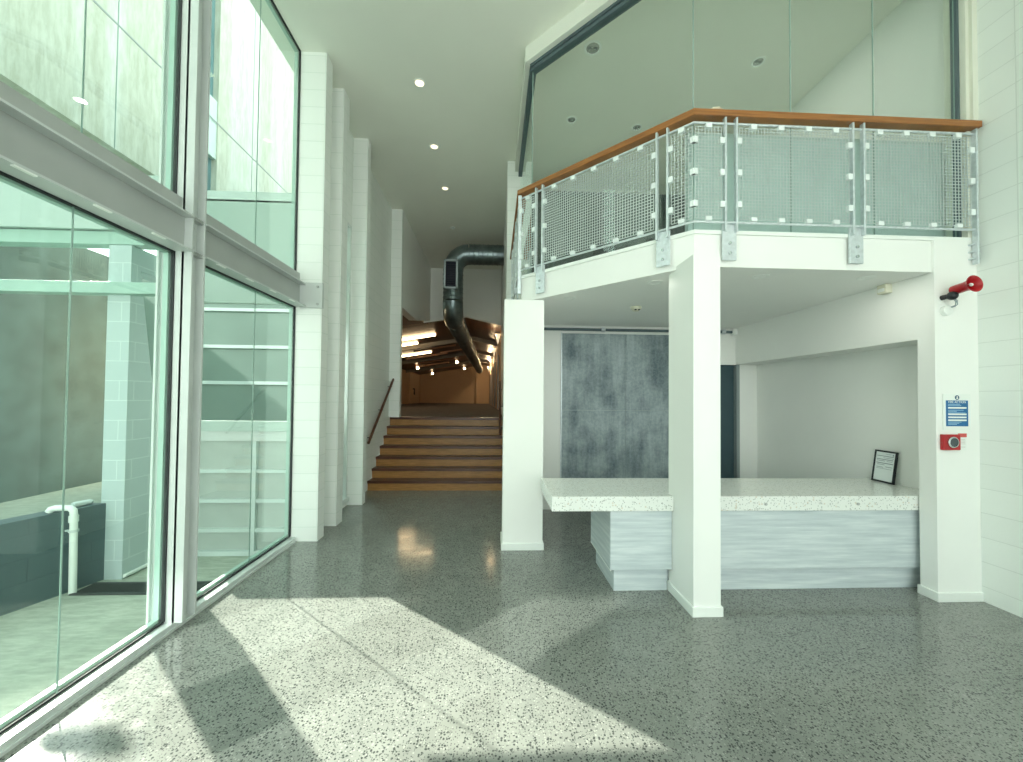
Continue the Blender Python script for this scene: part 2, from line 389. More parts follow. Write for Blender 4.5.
# vertical wall panels along the hall east wall
for k in range(5):
    y = 14.2 + k * 2.9; x = .24 - (y - YB) / 17.9 * .62
    tag(box(x - .05, x, y, y + 1.5, LAND + .05, 3.2).build('wall_panel', plain('pale_panel', (.34, .37, .40), .5, var=.03)),
        ('pale wall panel nearest the steps under the first wall light', 'second pale wall panel along the hall', 'third pale wall panel along the hall', 'fourth pale wall panel along the hall', 'last pale wall panel before the hall end wall')[k], 'panel', 'hall wall panels')

# ---- stairs
st = empty('staircase', 'wide flight of seven golden timber steps with dark red treads', 'stairs', (-1, 7, 0))
RH = LAND / 7; TD = .2395
for k in range(7):
    y = 7.0 + k * TD
    box(XW + .005, .195, y, y + .02, k * RH, (k + 1) * RH - .048).build('riser', 'riser', st)
    box(XW + .005, .195, y - .025, y + TD + (.012 if k < 6 else .02), (k + 1) * RH - .048, (k + 1) * RH + (.002 if k == 6 else 0)).build('tread', 'tread', st, .006)
def wall_handrail(pts, lab, wx):
    d = empty('handrail', lab, 'handrail', pts[0])
    MB().tube(pts, .024, 12).build('rail', 'darkwood', d)
    a, b = Vector(pts[0]), Vector(pts[-1])
    for q in (.12, .5, .88):
        p = a.lerp(b, q)
        MB().tube([(p.x, p.y, p.z - .02), (p.x, p.y, p.z - .07), (wx, p.y, p.z - .07)], .008, 8).build('bracket', 'black', d)
wall_handrail([(-2.11, 6.77, .85), (-2.11, 8.53 - .1, 2.06)], 'dark timber handrail on the wall by the block piers', XW)
wall_handrail([(.12, 7.1, .98), (.12, 8.5, 1.98), (.12, 10.6, 2.05)], 'dark timber handrail half hidden behind the slim pillar', .2)

# ---- duct
DR = .235
du = empty('ventilation_duct', 'dark spiral metal air duct bending down into the hall', 'duct', (-1.0, 9.4, 3.55))
def ribbed(a, b, r, step=.11):
    a, b = Vector(a), Vector(b); L = (b - a).length; n = int(L / step); pts = []; rs = []
    for i in range(n + 1):
        for dq, dr_ in ((0, .007), (.18, .007), (.24, 0), (.94, 0)):
            q = min(1, (i + dq) * step / L); pts.append(a.lerp(b, q)); rs.append(r + dr_)
    out = [pts[0]]; ro = [rs[0]]
    for p, r_ in zip(pts[1:], rs[1:]):
        if (p - out[-1]).length > 1e-4: out.append(p); ro.append(r_)
    return out, ro
def duct_run(name, a, b):
    p, r = ribbed(a, b, DR); return MB().tube(p, r, 28).build(name, 'duct', du)
def elbow(c, d0, d1, R):
    """segmented elbow: centre of curvature c, from direction d0 to d1 (unit radius vectors)"""
    pts = []
    for i in range(7):
        a = PI / 2 * i / 6
        pts.append(Vector(c) + (Vector(d0) * math.cos(a) + Vector(d1) * math.sin(a)) * R)
    return MB().tube(pts, DR + .004, 28, caps=False).build('elbow', 'duct', du)
duct_run('horizontal_run', (-.62, 9.4, 5.06), (.25, 9.4, 5.06))
elbow((-.62, 9.4, 4.68), (0, 0, 1), (-1, 0, 0), .38)
duct_run('riser_run', (-1.0, 9.4, 4.68), (-1.0, 9.4, 3.93))
elbow((-1.0, 9.78, 3.93), (0, -1, 0), (0, 0, -1), .38)
duct_run('hall_run', (-1.0, 9.78, 3.55), (-1.0, 27, 3.55))
gf = MB()
gf.box(-1.19, -.87, 9.12, 9.17, 4.16, 4.20).box(-1.19, -.87, 9.12, 9.17, 4.80, 4.84).box(-1.19, -1.15, 9.12, 9.17, 4.16, 4.84).box(-.91, -.87, 9.12, 9.17, 4.16, 4.84)
g = gf.build('grille_frame', 'grille', du)
gl = box(-1.16, -.9, 9.155, 9.2, 4.19, 4.81)
for i in range(14): gl.box(-1.15, -.91, 9.135, 9.16, 4.22 + i * .042, 4.228 + i * .042)
gl.build('grille', 'grille_in', g)

# ---- left glazing: steel posts, beam, windows
XG = -2.27; YP0, YP1 = 2.865, 2.995; ZL0, ZL1, ZU0 = .062, 2.645, 3.04
def hpost(ya, yb, z0, z1, name, lab):
    m = MB(); m.box(XG - .09, -2.145, ya, ya + .014, z0, z1).box(XG - .09, -2.145, yb - .014, yb, z0, z1).box(-2.215, -2.20, ya, yb, z0, z1)
    m.box(XG - .1, XG - .085, ya - .02, yb + .02, z0, z1)
    o = struct(name, m, 'steel_l', lab, 'post')
    s = MB()
    for z in (2.64, 2.655, 2.89, 2.905): s.box(-2.20, -2.15, ya + .014, yb - .014, z - .004, z + .004)
    s.build('stiffener', 'steel', o)
    for z in (2.70, 2.84): MB().lathe([(0, .014), (.013, .013), (.013, 0)], (-2.20, (ya + yb) / 2, z), (1, 0, 0), 8).build('bolt', 'steel', o)
    return o
hpost(YP0, YP1, .05, CEIL, 'mullion_post', 'grey steel H-section post dividing the tall glazing')
def beam(ya, yb, lab):
    e = empty('transom_beam', lab, 'beam', (-2.2, (ya + yb) / 2, 2.65), kind='structure')
    box(-2.215, -2.20, ya, yb, 2.655, 2.89).build('web', 'steel', e)
    box(XG - .03, -2.13, ya, yb, 2.645, 2.657).build('flange', 'steel_l', e)
    box(XG - .03, -2.13, ya, yb, 2.888, 2.90).build('flange', 'steel_l', e)
    box(XG - .03, XG + .05, ya, yb, 2.90, ZU0 - .012).build('upstand', 'steel', e)
    n = int((yb - ya) / .36)
    for i in range(n):
        box(-2.15, -2.133, ya + .12 + i * .36, ya + .21 + i * .36, 2.638, 2.646).build('packer', 'trimw', e)
    return e
beam(1.70, YP0, 'grey steel transom beam above the pane showing the courtyard')
bf = beam(YP1, 4.555, 'grey steel transom beam running to the white block pier')
MB().box(-2.20, -1.95, 4.52, 4.557, 2.63, 2.915).build('end_plate', 'steel_l', bf)
for zz in (2.67, 2.87):
    MB().lathe([(.0, .014), (.014, .013), (.014, 0)], (-2.0, 4.52, zz), (0, -1, 0), 8).build('bolt', 'steel', bf)
def glazing(ya, yb, z0, z1, yj, lab):
    e = empty('window_west', lab, 'window', (XG, (ya + yb) / 2, z0), kind='structure')
    t = .018; o0, o1 = XG - .055, XG - .02
    fr = MB().box(o0, o1, ya, ya + t, z0, z1).box(o0, o1, yb - (t if yb < 4 else .008), yb, z0, z1).box(o0, o1, ya, yb, z0 - .012, z0 + .02).box(o0, o1, ya, yb, z1 - .02, z1 + .01)
    fr.build('frame', 'teal', e)
    gk = MB(); g_ = .009
    gk.box(XG - .012, XG + .012, ya, ya + g_, z0, z1).box(XG - .012, XG + .012, yb - g_, yb, z0, z1).box(XG - .012, XG + .006, ya, yb, z0 - .01, z0 + .003).box(XG - .012, XG + .012, ya, yb, z1 - g_, z1)
    gk.build('gasket', 'gasket', e)
    cuts = [ya + g_, yj, yb - g_]
    for q in range(2):
        box(XG - .005, XG + .005, cuts[q] + (.003 if q else 0), cuts[q + 1] - (0 if q else .003), z0 + .003, z1 - g_).build('pane', 'glass', e)
    box(XG - .003, XG + .003, yj - .003, yj + .003, z0 + .003, z1 - g_).build('joint', 'gedge', e)
    return e
glazing(1.70, YP0, ZL0, ZL1, 2.20, 'tall lower window looking onto the low dark courtyard wall')
glazing(YP1, 4.555, ZL0, ZL1, 3.82, 'lower window looking onto the white railed screen')
glazing(1.70, YP0, ZU0, CEIL, 2.23, 'upper window showing the board-marked concrete facade joints')
glazing(YP1, 4.555, ZU0, CEIL, 3.80, 'upper window beside the block pier with the parapet view')
glazing(.2, 1.12, ZL0, 3.3, .66, 'window bay behind the photographer by the solid wall')
struct('wall_west_near', MB().box(-2.4, -2.14, -3.6, .2, 0, CEIL).box(-2.4, -2.14, 1.12, 1.70, 0, CEIL).box(-2.4, -2.14, .2, 1.12, 3.3, CEIL), 'blockL', 'white block wall beside the first glazing bay', 'wall')
sl = MB(); sl.box(-2.36, -2.20, 1.70, 4.555, -.02, .05).box(-2.20, -2.188, 1.70, 4.53, -.02, .018)
struct('sill_track', sl, 'alu', 'pale aluminium sill track along the foot of the glazing', 'sill', bevel=.003)

# ---- balcony slab, fascia, pillars
XL = .30; S45 = XL + 4.437
TX = S45 - YF
slab = [(XL, 4.437), (TX, YF), (XR, YF), (XR, 9.0), (XL, 9.0)]
struct('slab_balcony', MB().prism([(XL, 4.437), (TX, YF), (XR, YF), (XR, 8.0), (.43, 8.0), (.43, 6.5), (XL, 6.5)], SOF, FAS - .03), 'plaster', 'white angled balcony slab with plain fascia', 'balcony')
e = .018
struct('trim_balcony', MB().prism([(XL - e, 4.437 - e), (TX - e * .4, YF - e), (XR, YF - e), (XR, 8), (.43, 8), (.43, 6.5), (XL - e, 6.5)], FAS - .03, FAS), 'trimw', 'thin white capping strip along the balcony edge', 'trim')
def pillar(name, x0, x1, y0, y1, z1, lab, skirt):
    o = struct(name, box(x0, x1, y0, y1, 0, z1), 'plaster', lab, 'pillar')
    s = MB(); t = .014; x0, x1, y0, y1 = x0 - t, x1 + t, y0 - t, y1 + t
    if skirt: s.box(x0, x1, y0, y1, 0, .075).build('baseboard', 'trimw', o, .004)
    return o
pillar('pillar', 1.517, 1.728, 2.935, 3.36, SOF + .03, 'white rectangular blade pillar cutting the terrazzo worktop', True)
pillar('pillar', .106, .538, 4.26, 4.62, SOF - .015, 'slim white pillar beside the timber steps', True)
# jamb wall with the fire notices, and lintel/niche wall
struct('wall_jamb', box(3.65, XR - .001, 3.10, 3.235, 0, SOF + .27), 'plaster', 'white return wall carrying the red horn and fire notice', 'wall')
struct('baseboard_jamb', box(3.636, XR - .002, 3.086, 3.249, 0, .075), 'trimw', 'white baseboard at the foot of the jamb wall', 'baseboard', bevel=.004)
struct('wall_lintel', box(3.65, XR, 3.235, 5.8, 2.17, SOF), 'plaster', 'white bulkhead above the recessed office wall', 'wall')
struct('wall_niche', MB().prism([(3.965, 3.235), (XR, 3.235), (XR, 5.9), (3.985, 5.9)], 0, 2.17), 'plaster', 'recessed off-white wall behind the framed document', 'wall')
YO = 5.8
ob = MB(); ob.box(.42, 3.30, YO, YO + .15, 0, SOF).box(3.30, 3.66, YO, YO + .15, 2.17, SOF).box(3.66, XR, YO, YO + .15, 0, SOF)
struct('wall_office', ob, 'plaster', 'white back wall of the reception office', 'wall')
dd = empty('door_office', 'dark teal office door standing behind the blade pillar', 'door', (3.48, YO + .1, 0), kind='structure')
box(3.30, 3.665, YO + .06, YO + .10, 0, 2.17).build('leaf', 'doorteal', dd)
MB().box(3.655, 3.70, YO - .02, YO + .05, 0, 2.19).build('door_frame', 'greytrim', dd)
# upper room shell
ur = MB(); ur.box(.43, XR, 7.4, 7.5, SOF, CEIL).box(.42, .5, 6.86, 7.4, SOF, CEIL)
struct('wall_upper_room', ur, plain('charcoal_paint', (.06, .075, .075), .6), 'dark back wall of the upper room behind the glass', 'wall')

struct('wall_upper_lining', box(XR - .03, XR - .001, 3.28, 7.4, SOF + .26, CEIL), 'plaster', 'smooth pale side wall of the upper room', 'wall')
struct('wall_parapet', box(1.66, 3.985, 3.30, 3.36, FAS - .03, 3.955), plain('pale_teal_board', (.54, .66, .66), .5, var=.02), 'pale low board behind the front balcony glass', 'wall')
# ---- concrete sheets behind the counter
cp = empty('concrete_cladding', 'tall dark blotchy concrete panel of four sheets behind the counter', 'wall panel', (1.9, YO, 0))
for x0, x1, z0, z1 in ((1.0, 1.952, 0, 1.462), (1.958, 2.95, 0, 1.462), (1.0, 1.952, 1.468, 2.60), (1.958, 2.95, 1.468, 2.60)):
    box(x0, x1, YO - .03, YO - .004, z0, z1).build('sheet', 'concrete', cp, .002)
b = MB(); b.box(1.0, 2.95, YO - .018, YO - .006, 1.462, 1.468).box(1.952, 1.958, YO - .018, YO - .006, 0, 2.6)
b.build('joint_strip', plain('pale_joint', (.45, .52, .52), .6, var=.1), cp)
box(.985, 1.0, YO - .035, YO - .004, 0, 2.61).build('edge_strip', 'galv', cp)
# pipe under the soffit
pp = empty('conduit_pipe', 'thin grey conduit pipe along the office ceiling edge', 'pipe', (2, YO - .1, 2.66))
MB().tube([(.45, YO - .06, 2.655), (3.555, YO - .06, 2.655)], .021, 10).build('pipe', 'slate', pp)
for x in (1.6, 3.42): MB().lathe([(.036, -.03), (.036, .03)], (x, YO - .06, 2.655), (1, 0, 0), 12).build('coupling', 'galv', pp)

# ---- counter
Yc0, Yc1, zc0, zc1 = 3.25, 4.01, .70, .822
wt = MB().prism([(.487, Yc0), (1.512, Yc0), (1.512, 3.365), (1.733, 3.365), (1.733, Yc0), (3.955, Yc0), (3.955, Yc1), (.487, Yc1)], zc0, zc1)
wto = tag(wt.build('worktop', 'terrazzo', None, .004), 'long white terrazzo worktop notched around the blade pillar', 'worktop')
for x in (2.304, 3.117):
    MB().lathe([(0, .006), (.012, .006), (.012, -.002)], (x, Yc0 - .001, .757), (0, -1, 0), 12).build('fixing_cap', 'steel', wto)
cb = empty('reception_counter', 'whitewashed timber reception counter base with recessed kickboard', 'counter', (2.2, 3.6, 0))
MB().prism([(.987, 3.285), (1.512, 3.285), (1.512, 3.365), (1.733, 3.365), (1.733, 3.285), (3.93, 3.285), (3.93, 3.95), (.987, 3.95)], .2, zc0).build('body', 'wash', cb, .002)
MB().prism([(1.035, 3.345), (1.497, 3.345), (1.497, 3.38), (1.748, 3.38), (1.748, 3.345), (3.92, 3.345), (3.92, 3.93), (1.035, 3.93)], 0, .2).build('kickboard', 'wash', cb, .002)
box(.985, .993, 3.281, 3.95, .195, .20).build('edge_strip', 'trimw', cb)

# ---- framed document
fd = empty('document_frame', 'black framed document leaning on the wall at the worktop end', 'picture frame', (3.91, 3.80, zc1))
Rm = Matrix.Translation((3.895, 3.795, zc1)) @ Matrix.Rotation(math.radians(-4), 4, 'Z') @ Matrix.Rotation(math.radians(8), 4, 'Y')
fm = MB(Rm)   # local: x out of wall (negative = front), y width, z height
w2, hh, t = .12, .32, .016
fm.box(-.008, .012, -w2, -w2 + t, .003, hh).box(-.008, .012, w2 - t, w2, .003, hh).box(-.008, .012, -w2, w2, .003, .003 + t).box(-.008, .012, -w2, w2, hh - t, hh)
fm.build('frame', 'black', fd, .002)
MB(Rm).box(-.002, .004, -w2 + t, w2 - t, .003 + t, hh - t).build('paper', 'paper', fd)
ln = MB(Rm)
for z, a, b_, h in ((.262, -.09, .09, .006), (.246, -.02, .088, .004), (.228, -.09, .085, .007), (.214, -.085, .0, .005), (.214, .02, .08, .004), (.19, -.09, .09, .008), (.176, -.08, .0, .005), (.158, .01, .085, .005), (.15, -.085, -.01, .005), (.138, -.09, .08, .003), (.285, .0, .06, .003)):
    ln.box(-.0026, -.002, -b_, -a, z, z + h)
ln.box(-.0026, -.002, -.088, -.074, .275, .29)
ln.build('printed_text', 'ink', fd)

# ---- ceiling lights
def downlight(name, r, lab, cat, loc, lit, group):
    d = empty(name, lab, cat, loc, group)
    x, y, z = loc
    MB().lathe([(r * .72, -.002), (r * .78, -.008), (r, -.006), (r * 1.02, 0)], (x, y, z - .001), (0, 0, 1), 24).build('trim_ring', 'white', d)
    MB().lathe([(0, -.003), (r * .4, -.0035), (r * .74, -.002)], (x, y, z - .001), (0, 0, 1), 24).build('lamp_face', 'lamp' if lit else 'reflector', d)
    if not lit:
        for s in (-1, 1):
            MB().lathe([(0, -.010), (r * .22, -.008), (r * .24, -.002)], (x + s * r * .3, y, z - .001), (0, 0, 1), 10).build('bulb', 'lens', d)
    return d
for k, (x, y) in enumerate(((-.98, 4.94), (-.985, 6.20), (-.967, 7.44), (-1.0, 9.18))):
    downlight('ceiling_downlight', .075 if k < 3 else .06, ('lit corridor downlight closest to the tall window', 'second lit corridor downlight from the tall window', 'third lit corridor downlight before the duct', 'unlit corridor downlight just before the duct')[k], 'downlight', (x, y, CEIL), k < 3, None)
for k, (x, y, r) in enumerate(((1.075, 4.33, .10), (1.06, 5.48, .075), (2.04, 5.58, .075), (3.05, 4.40, .075))):
    downlight('recessed_downlight', r, ('large round recessed light in the upper room ceiling', 'small upper room light beside the block column', 'small upper room light just above the timber handrail', 'upper room light seen through the middle glass panes')[k], 'downlight', (x, y, CEIL), False, None)
for k, (x, y) in enumerate(((.81, 4.21), (1.48, 3.57), (2.32, 3.33), (3.26, 3.30))):
    d = empty('soffit_downlight', ('soffit light over the gap by the slim pillar', 'soffit light behind the top of the blade pillar', 'soffit light over the middle of the counter', 'soffit light closest to the red horn')[k], 'downlight', (x, y, SOF))
    MB().lathe([(.045, -.002), (.05, -.007), (.068, -.005), (.07, 0)], (x, y, SOF - .001), (0, 0, 1), 20).build('trim_ring', 'white', d)
    MB().lathe([(0, -.002), (.046, -.003)], (x, y, SOF - .001), (0, 0, 1), 20).build('lamp_face', 'trimw', d)
def lamp(x, y, z, watts, r):  # weak fill light added below the soffit and upper room fittings
    l = bpy.data.lights.new('downlight_fill', 'AREA'); l.shape = 'DISK'; l.size = r * 2; l.energy = watts; l.color = (1, .97, .88)
    o = bpy.data.objects.new('downlight_fill', l); COL.objects.link(o); o.location = (x, y, z)
for x, y in ((.81, 4.21), (1.48, 3.57), (2.32, 3.33), (3.26, 3.30)): lamp(x, y, SOF - .012, 1.6, .045)
for x, y in ((1.075, 4.33), (1.06, 5.48), (2.04, 5.58), (3.05, 4.40)): lamp(x, y, CEIL - .02, 4.5, .06)
sd = empty('smoke_detector', 'round cream smoke detector under the balcony soffit', 'smoke detector', (1.66, 4.55, SOF))
MB().lathe([(0, -.05), (.035, -.048), (.045, -.036), (.06, -.028), (.066, 0)], (1.66, 4.55, SOF), (0, 0, 1), 20).build('housing', 'cream', sd)
for s in (-1, 1): box(1.66 + s * .02 - .008, 1.66 + s * .02 + .008, 4.495, 4.53, SOF - .046, SOF - .036).build('slot', 'lens', sd)
ms = tag(box(3.585, 3.648, 3.44, 3.53, 2.635, 2.72 - .002).build('motion_sensor', 'cream', None, .008), 'small cream sensor box high on the bulkhead near the horn', 'sensor')
box(3.578, 3.586, 3.455, 3.515, 2.65, 2.68).build('sensor_window', 'white', ms)
js = tag(box(3.56, 3.63, YO - .09, YO - .02, 2.61, 2.70).build('junction_box', 'white', None, .006), 'small white junction box at the end of the conduit pipe', 'junction box')
box(3.575, 3.615, YO - .094, YO - .09, 2.64, 2.67).build('cover', 'trimw', js)

# ---- horn, notice, call point
hp = empty('horn_speaker', 'red horn loudspeaker with black swivel on the jamb wall', 'horn speaker', (3.75, 3.09, 2.40))
ax = Vector((-.02, -.98, .10)).normalized(); c0 = Vector((3.752, 3.05, 2.548))
MB().lathe([(0, -.012), (.024, -.010), (.036, 0), (.038, .03), (.038, .09), (.044, .115), (.055, .135), (.066, .147), (.068, .151), (.064, .151), (.048, .135), (.034, .11), (.024, .08)], c0, ax, 28).build('bell', 'red', hp)
MB().lathe([(0, .012), (.010, .01), (.014, 0)], c0 + ax * .125, ax, 14).build('driver_plug', 'white', hp)
MB().lathe([(.004, -.10), (.012, 0)], c0 + ax * .125, ax, 10).build('driver_stem', 'red', hp)
bb = MB()
bmv = [(math.sin(PI * i / 8) * .036, -math.cos(PI * i / 8) * .036) for i in range(9)]
bb.lathe(bmv, (3.722, 3.03, 2.500), (.3, -1, 0), 16); bb.build('swivel_joint', 'black', hp)
MB().tube([(3.712, 3.05, 2.5), (3.712, 3.098, 2.5)], .02, 12).build('mounting_arm', 'black', hp)
MB().tube([(3.73, 3.03, 2.485), (3.75, 3.02, 2.46), (3.765, 3.03, 2.43), (3.77, 3.05, 2.42), (3.745, 3.085, 2.405)], .004, 6).build('wire', 'ink', hp)
MB().tube([(3.725, 3.03, 2.48), (3.74, 3.02, 2.45), (3.76, 3.04, 2.425), (3.745, 3.085, 2.41)], .004, 6).build('wire', 'ink', hp)
MB().lathe([(0, .035), (.035, .034), (.04, .03), (.042, 0)], (3.735, 3.099, 2.39), (0, -1, 0), 20).build('junction_cover', 'white', hp)
box(3.985, 4.005, 3.085, 3.099, 2.60, 2.69).build('cable_clip', 'white', hp)

fn = empty('fire_notice', 'white and blue fire action notice on the jamb wall', 'sign', (3.826, 3.09, 1.40))
box(3.706, 3.946, 3.092, 3.0985, 1.404, 1.702).build('board', 'white', fn, .002)
box(3.728, 3.920, 3.0905, 3.092, 1.435, 1.648).build('blue_field', 'blue', fn)
MB().lathe([(0, .0015), (.019, .0015), (.019, 0)], (3.826, 3.092, 1.672), (0, -1, 0), 20).build('emblem', 'navy', fn)
MB().lathe([(0, .0022), (.005, .0022), (.005, 0)], (3.826, 3.092, 1.678), (0, -1, 0), 10).box(3.819, 3.833, 3.0898, 3.092, 1.661, 1.672).build('pictogram', 'white', fn)
wb = MB()
for z, a, b_ in ((1.580, 3.745, 3.905), (1.527, 3.745, 3.905), (1.502, 3.745, 3.905), (1.478, 3.745, 3.905)): wb.box(a, b_, 3.0898, 3.0905, z, z + .013)
wb.build('white_band', 'white', fn)
lb = MB()
for z, a, b_ in ((1.613, 3.745, 3.85), (1.603, 3.745, 3.86), (1.565, 3.745, 3.88), (1.555, 3.745, 3.82), (1.543, 3.745, 3.895), (1.467, 3.745, 3.86), (1.457, 3.745, 3.84), (1.447, 3.745, 3.82)): lb.box(a, b_, 3.0899, 3.0905, z, z + .005)
lb.build('small_print', plain('sign_pale_blue', (.30, .52, .72), .5, var=0), fn)
tc = bpy.data.curves.new('heading', 'FONT'); tc.body = 'FIRE ACTION'; tc.size = .026; tc.align_x = 'CENTER'; tc.extrude = .0003
to = bpy.data.objects.new('heading', tc); COL.objects.link(to); tc.materials.append(M['white']); to.location = (3.824, 3.0900, 1.626); to.rotation_euler = (PI / 2, 0, 0)
dg_ = bpy.context.evaluated_depsgraph_get(); hm_ = bpy.data.meshes.new_from_object(to.evaluated_get(dg_)); bpy.data.objects.remove(to)
to = bpy.data.objects.new('heading', hm_); COL.objects.link(to); to.location = (3.824, 3.0900, 1.626); to.rotation_euler = (PI / 2, 0, 0)
to.parent = fn; to.matrix_parent_inverse = fn.matrix_world.inverted()

cpn = empty('fire_call_point', 'red fire alarm call point with round glass and white tag', 'fire alarm', (3.755, 3.09, 1.24))
box(3.680, 3.828, 3.07, 3.099, 1.24, 1.368).build('housing', 'red', cpn, .005)
MB().lathe([(.046, 0), (.046, .01), (.036, .014), (.036, .006)], (3.755, 3.07, 1.305), (0, -1, 0), 24).build('bezel', 'chrome', cpn)
MB().lathe([(0, .008), (.036, .007)], (3.755, 3.07, 1.305), (0, -1, 0), 24).build('glass_disc', 'lens', cpn)
tg = box(3.829, 3.902, 3.09, 3.0985, 1.236, 1.376).build('tag', 'white', cpn)
box(3.829, 3.902, 3.0885, 3.09, 1.345, 1.376).build('red_header', plain('tag_red', (.62, .10, .09), .5, var=0), tg)
b = MB()
for z in (1.325, 1.312, 1.30, 1.288, 1.262): b.box(3.84, 3.89, 3.0892, 3.09, z, z + .004)
b.build('printed_text', plain('tag_print', (.6, .55, .53), .6, var=0), tg)

# ---- balcony railing
ry = 3.07; r45 = 4.66; rx = .27
T = Vector((r45 - ry, ry, 0)); L_ = Vector((rx, r45 - rx, 0)); E_ = Vector((4.0, ry, 0)); B_ = Vector((rx, 6.45, 0))
rl = empty('balcony_railing', 'galvanised mesh balcony railing with timber handrail', 'railing', (T.x, T.y, FAS))
def frame(p, q):
    d = (q - p).normalized(); n = Vector((0, 0, 1)).cross(d)
    m = Matrix.Identity(4)
    m.col[0][:3] = d; m.col[1][:3] = n; m.col[2][:3] = (0, 0, 1); m.col[3][:3] = p
    return m, (q - p).length
sides = [(T, E_), (L_, T), (B_, L_)]          # inner normal = +y local
# timber handrail: front edge offset o0, back o1
def offs(o):
    k = math.tan(math.radians(22.5))
    return [(4.02, ry + o), (T.x + o * k, ry + o), (rx + o, L_.y + o * k), (rx + o, 6.45)]
out, inn = offs(-.03), offs(.085)
hb = MB()
n = 4
vs = [(*p, 3.918) for p in out] + [(*p, 3.918) for p in inn] + [(*p, 3.972) for p in out] + [(*p, 3.972) for p in inn]
fs = []
for i in range(3):
    fs += [(i, i + 1, 4 + i + 1, 4 + i), (8 + i, 12 + i, 12 + i + 1, 8 + i + 1), (i, 8 + i, 8 + i + 1, i + 1), (4 + i, 5 + i, 13 + i, 12 + i)]
fs += [(0, 4, 12, 8), (3, 11, 15, 7)]
hb.add(vs, fs); hb.build('handrail', 'rail', rl, .006)
for z, nm in ((3.872, 'top_rail'), (3.066, 'bottom_rail')):
    MB().tube([(E_.x, E_.y, z), (T.x, T.y, z), (L_.x, L_.y, z), (B_.x, B_.y, z)], .010, 8).build(nm, 'galv', rl)
POSTS = [[1.893 - T.x, 2.965 - T.x], [], []]
Ld = (T - L_).length
pd0 = (Vector((1.41, 3.25, 0)) - L_).length; pd1 = (Vector((.47, 4.19, 0)) - L_).length
POSTS[1] = [pd1, pd0]; POSTS[2] = [.35, 1.35]
def post(m, s):
    b = MB(m); hw = .046; t = .008
    b.box(s - hw - t, s - hw + t, -.018, .018, 2.99, 3.945).box(s + hw - t, s + hw + t, -.018, .018, 2.99, 3.945).box(s - hw - t, s + hw + t, -.018, .018, 3.930, 3.945)
    p = b.build('post', 'galv', rl, .002)
    MB(m).box(s - .058, s + .058, .012, .030, 2.765, 3.06).build('base_plate', 'galv', p, .003)
    for z in (2.82, 2.90):
        MB(m).lathe([(0, -.014), (.012, -.012), (.012, 0)], (s, .012, z), (0, 1, 0), 8).build('bolt', 'chrome', p)
def panel(m, a, b_):
    z0, z1 = 3.095, 3.845; r = .0023; c = .0262
    w = MB(m); k = int((b_ - a) / c); st_ = (b_ - a) / k
    for i in range(k + 1): w.box(a + i * st_ - r, a + i * st_ + r, -r, r, z0, z1)
    k2 = int((z1 - z0) / c); s2 = (z1 - z0) / k2
    for i in range(k2 + 1): w.box(a, b_, r, 3 * r, z0 + i * s2 - r, z0 + i * s2 + r)
    p = w.build('mesh_panel', 'wire', rl)
    def clip(x, z, hx, hz): MB(m).box(x - hx, x + hx, -.014, .012, z - hz, z + hz).build('clip', 'clip', p)
    nclip = max(1, round((b_ - a) / .258)); 
    for i in range(nclip):
        x = a + (i + .5) * (b_ - a) / nclip
        clip(x, 3.848, .024, .018); clip(x, 3.092, .024, .016)
    for z in (3.21, 3.47, 3.73):
        clip(a - .006, z, .020, .024)
        clip(b_ + .006, z, .020, .024)
fronts = []
for si, (p, q) in enumerate(sides):
    m, L = frame(p, q)
    for s in POSTS[si]: post(m, s)
    if si == 0: segs = [(.012, POSTS[0][0] - .075), (POSTS[0][0] + .075, POSTS[0][1] - .075), (POSTS[0][1] + .075, L - .055)]
    elif si == 1: segs = [(.03, pd1 - .08), (pd1 + .075, pd0 - .075), (pd0 + .075, L - .012)]
    else: segs = [(.03, .27), (.43, 1.27), (1.43, L - .03)]
    for a, b_ in segs: panel(m, a, b_)
ep = MB().box(3.975, 3.99, 3.05, 3.09, 2.78, 3.91).build('end_post', 'galv', rl, .002)
for z in (2.82, 2.88, 2.94): box(3.95, 4.02, 3.07, 3.10, z, z + .012).build('bracket', 'galv', ep)
MB().box(rx - .02, rx + .02, L_.y - .02, L_.y + .02, 2.80, 3.91).build('corner_post', 'galv', rl, .003)
# crumpled scrap on the handrail
lp = MB(); pts = []
random.seed(3)
for i in range(7):
    rr = math.sin(PI * i / 6); pts.append((.034 * rr + .001, .03 * (1 - math.cos(PI * i / 6)) * .5))
lp.lathe(pts, (1.785, 3.085, 3.972), (0, 0, 1), 12)
lp.v = [(x + (x - 1.785) * .6 + random.uniform(-.008, .008), y + random.uniform(-.006, .006), max(3.972, z + random.uniform(-.006, .008))) for x, y, z in lp.v]
tag(lp.build('paper_scrap', plain('cream_paper', (.80, .72, .55), .7, var=.1, scale=60)), 'crumpled cream scrap lying on the timber handrail', 'paper scrap')

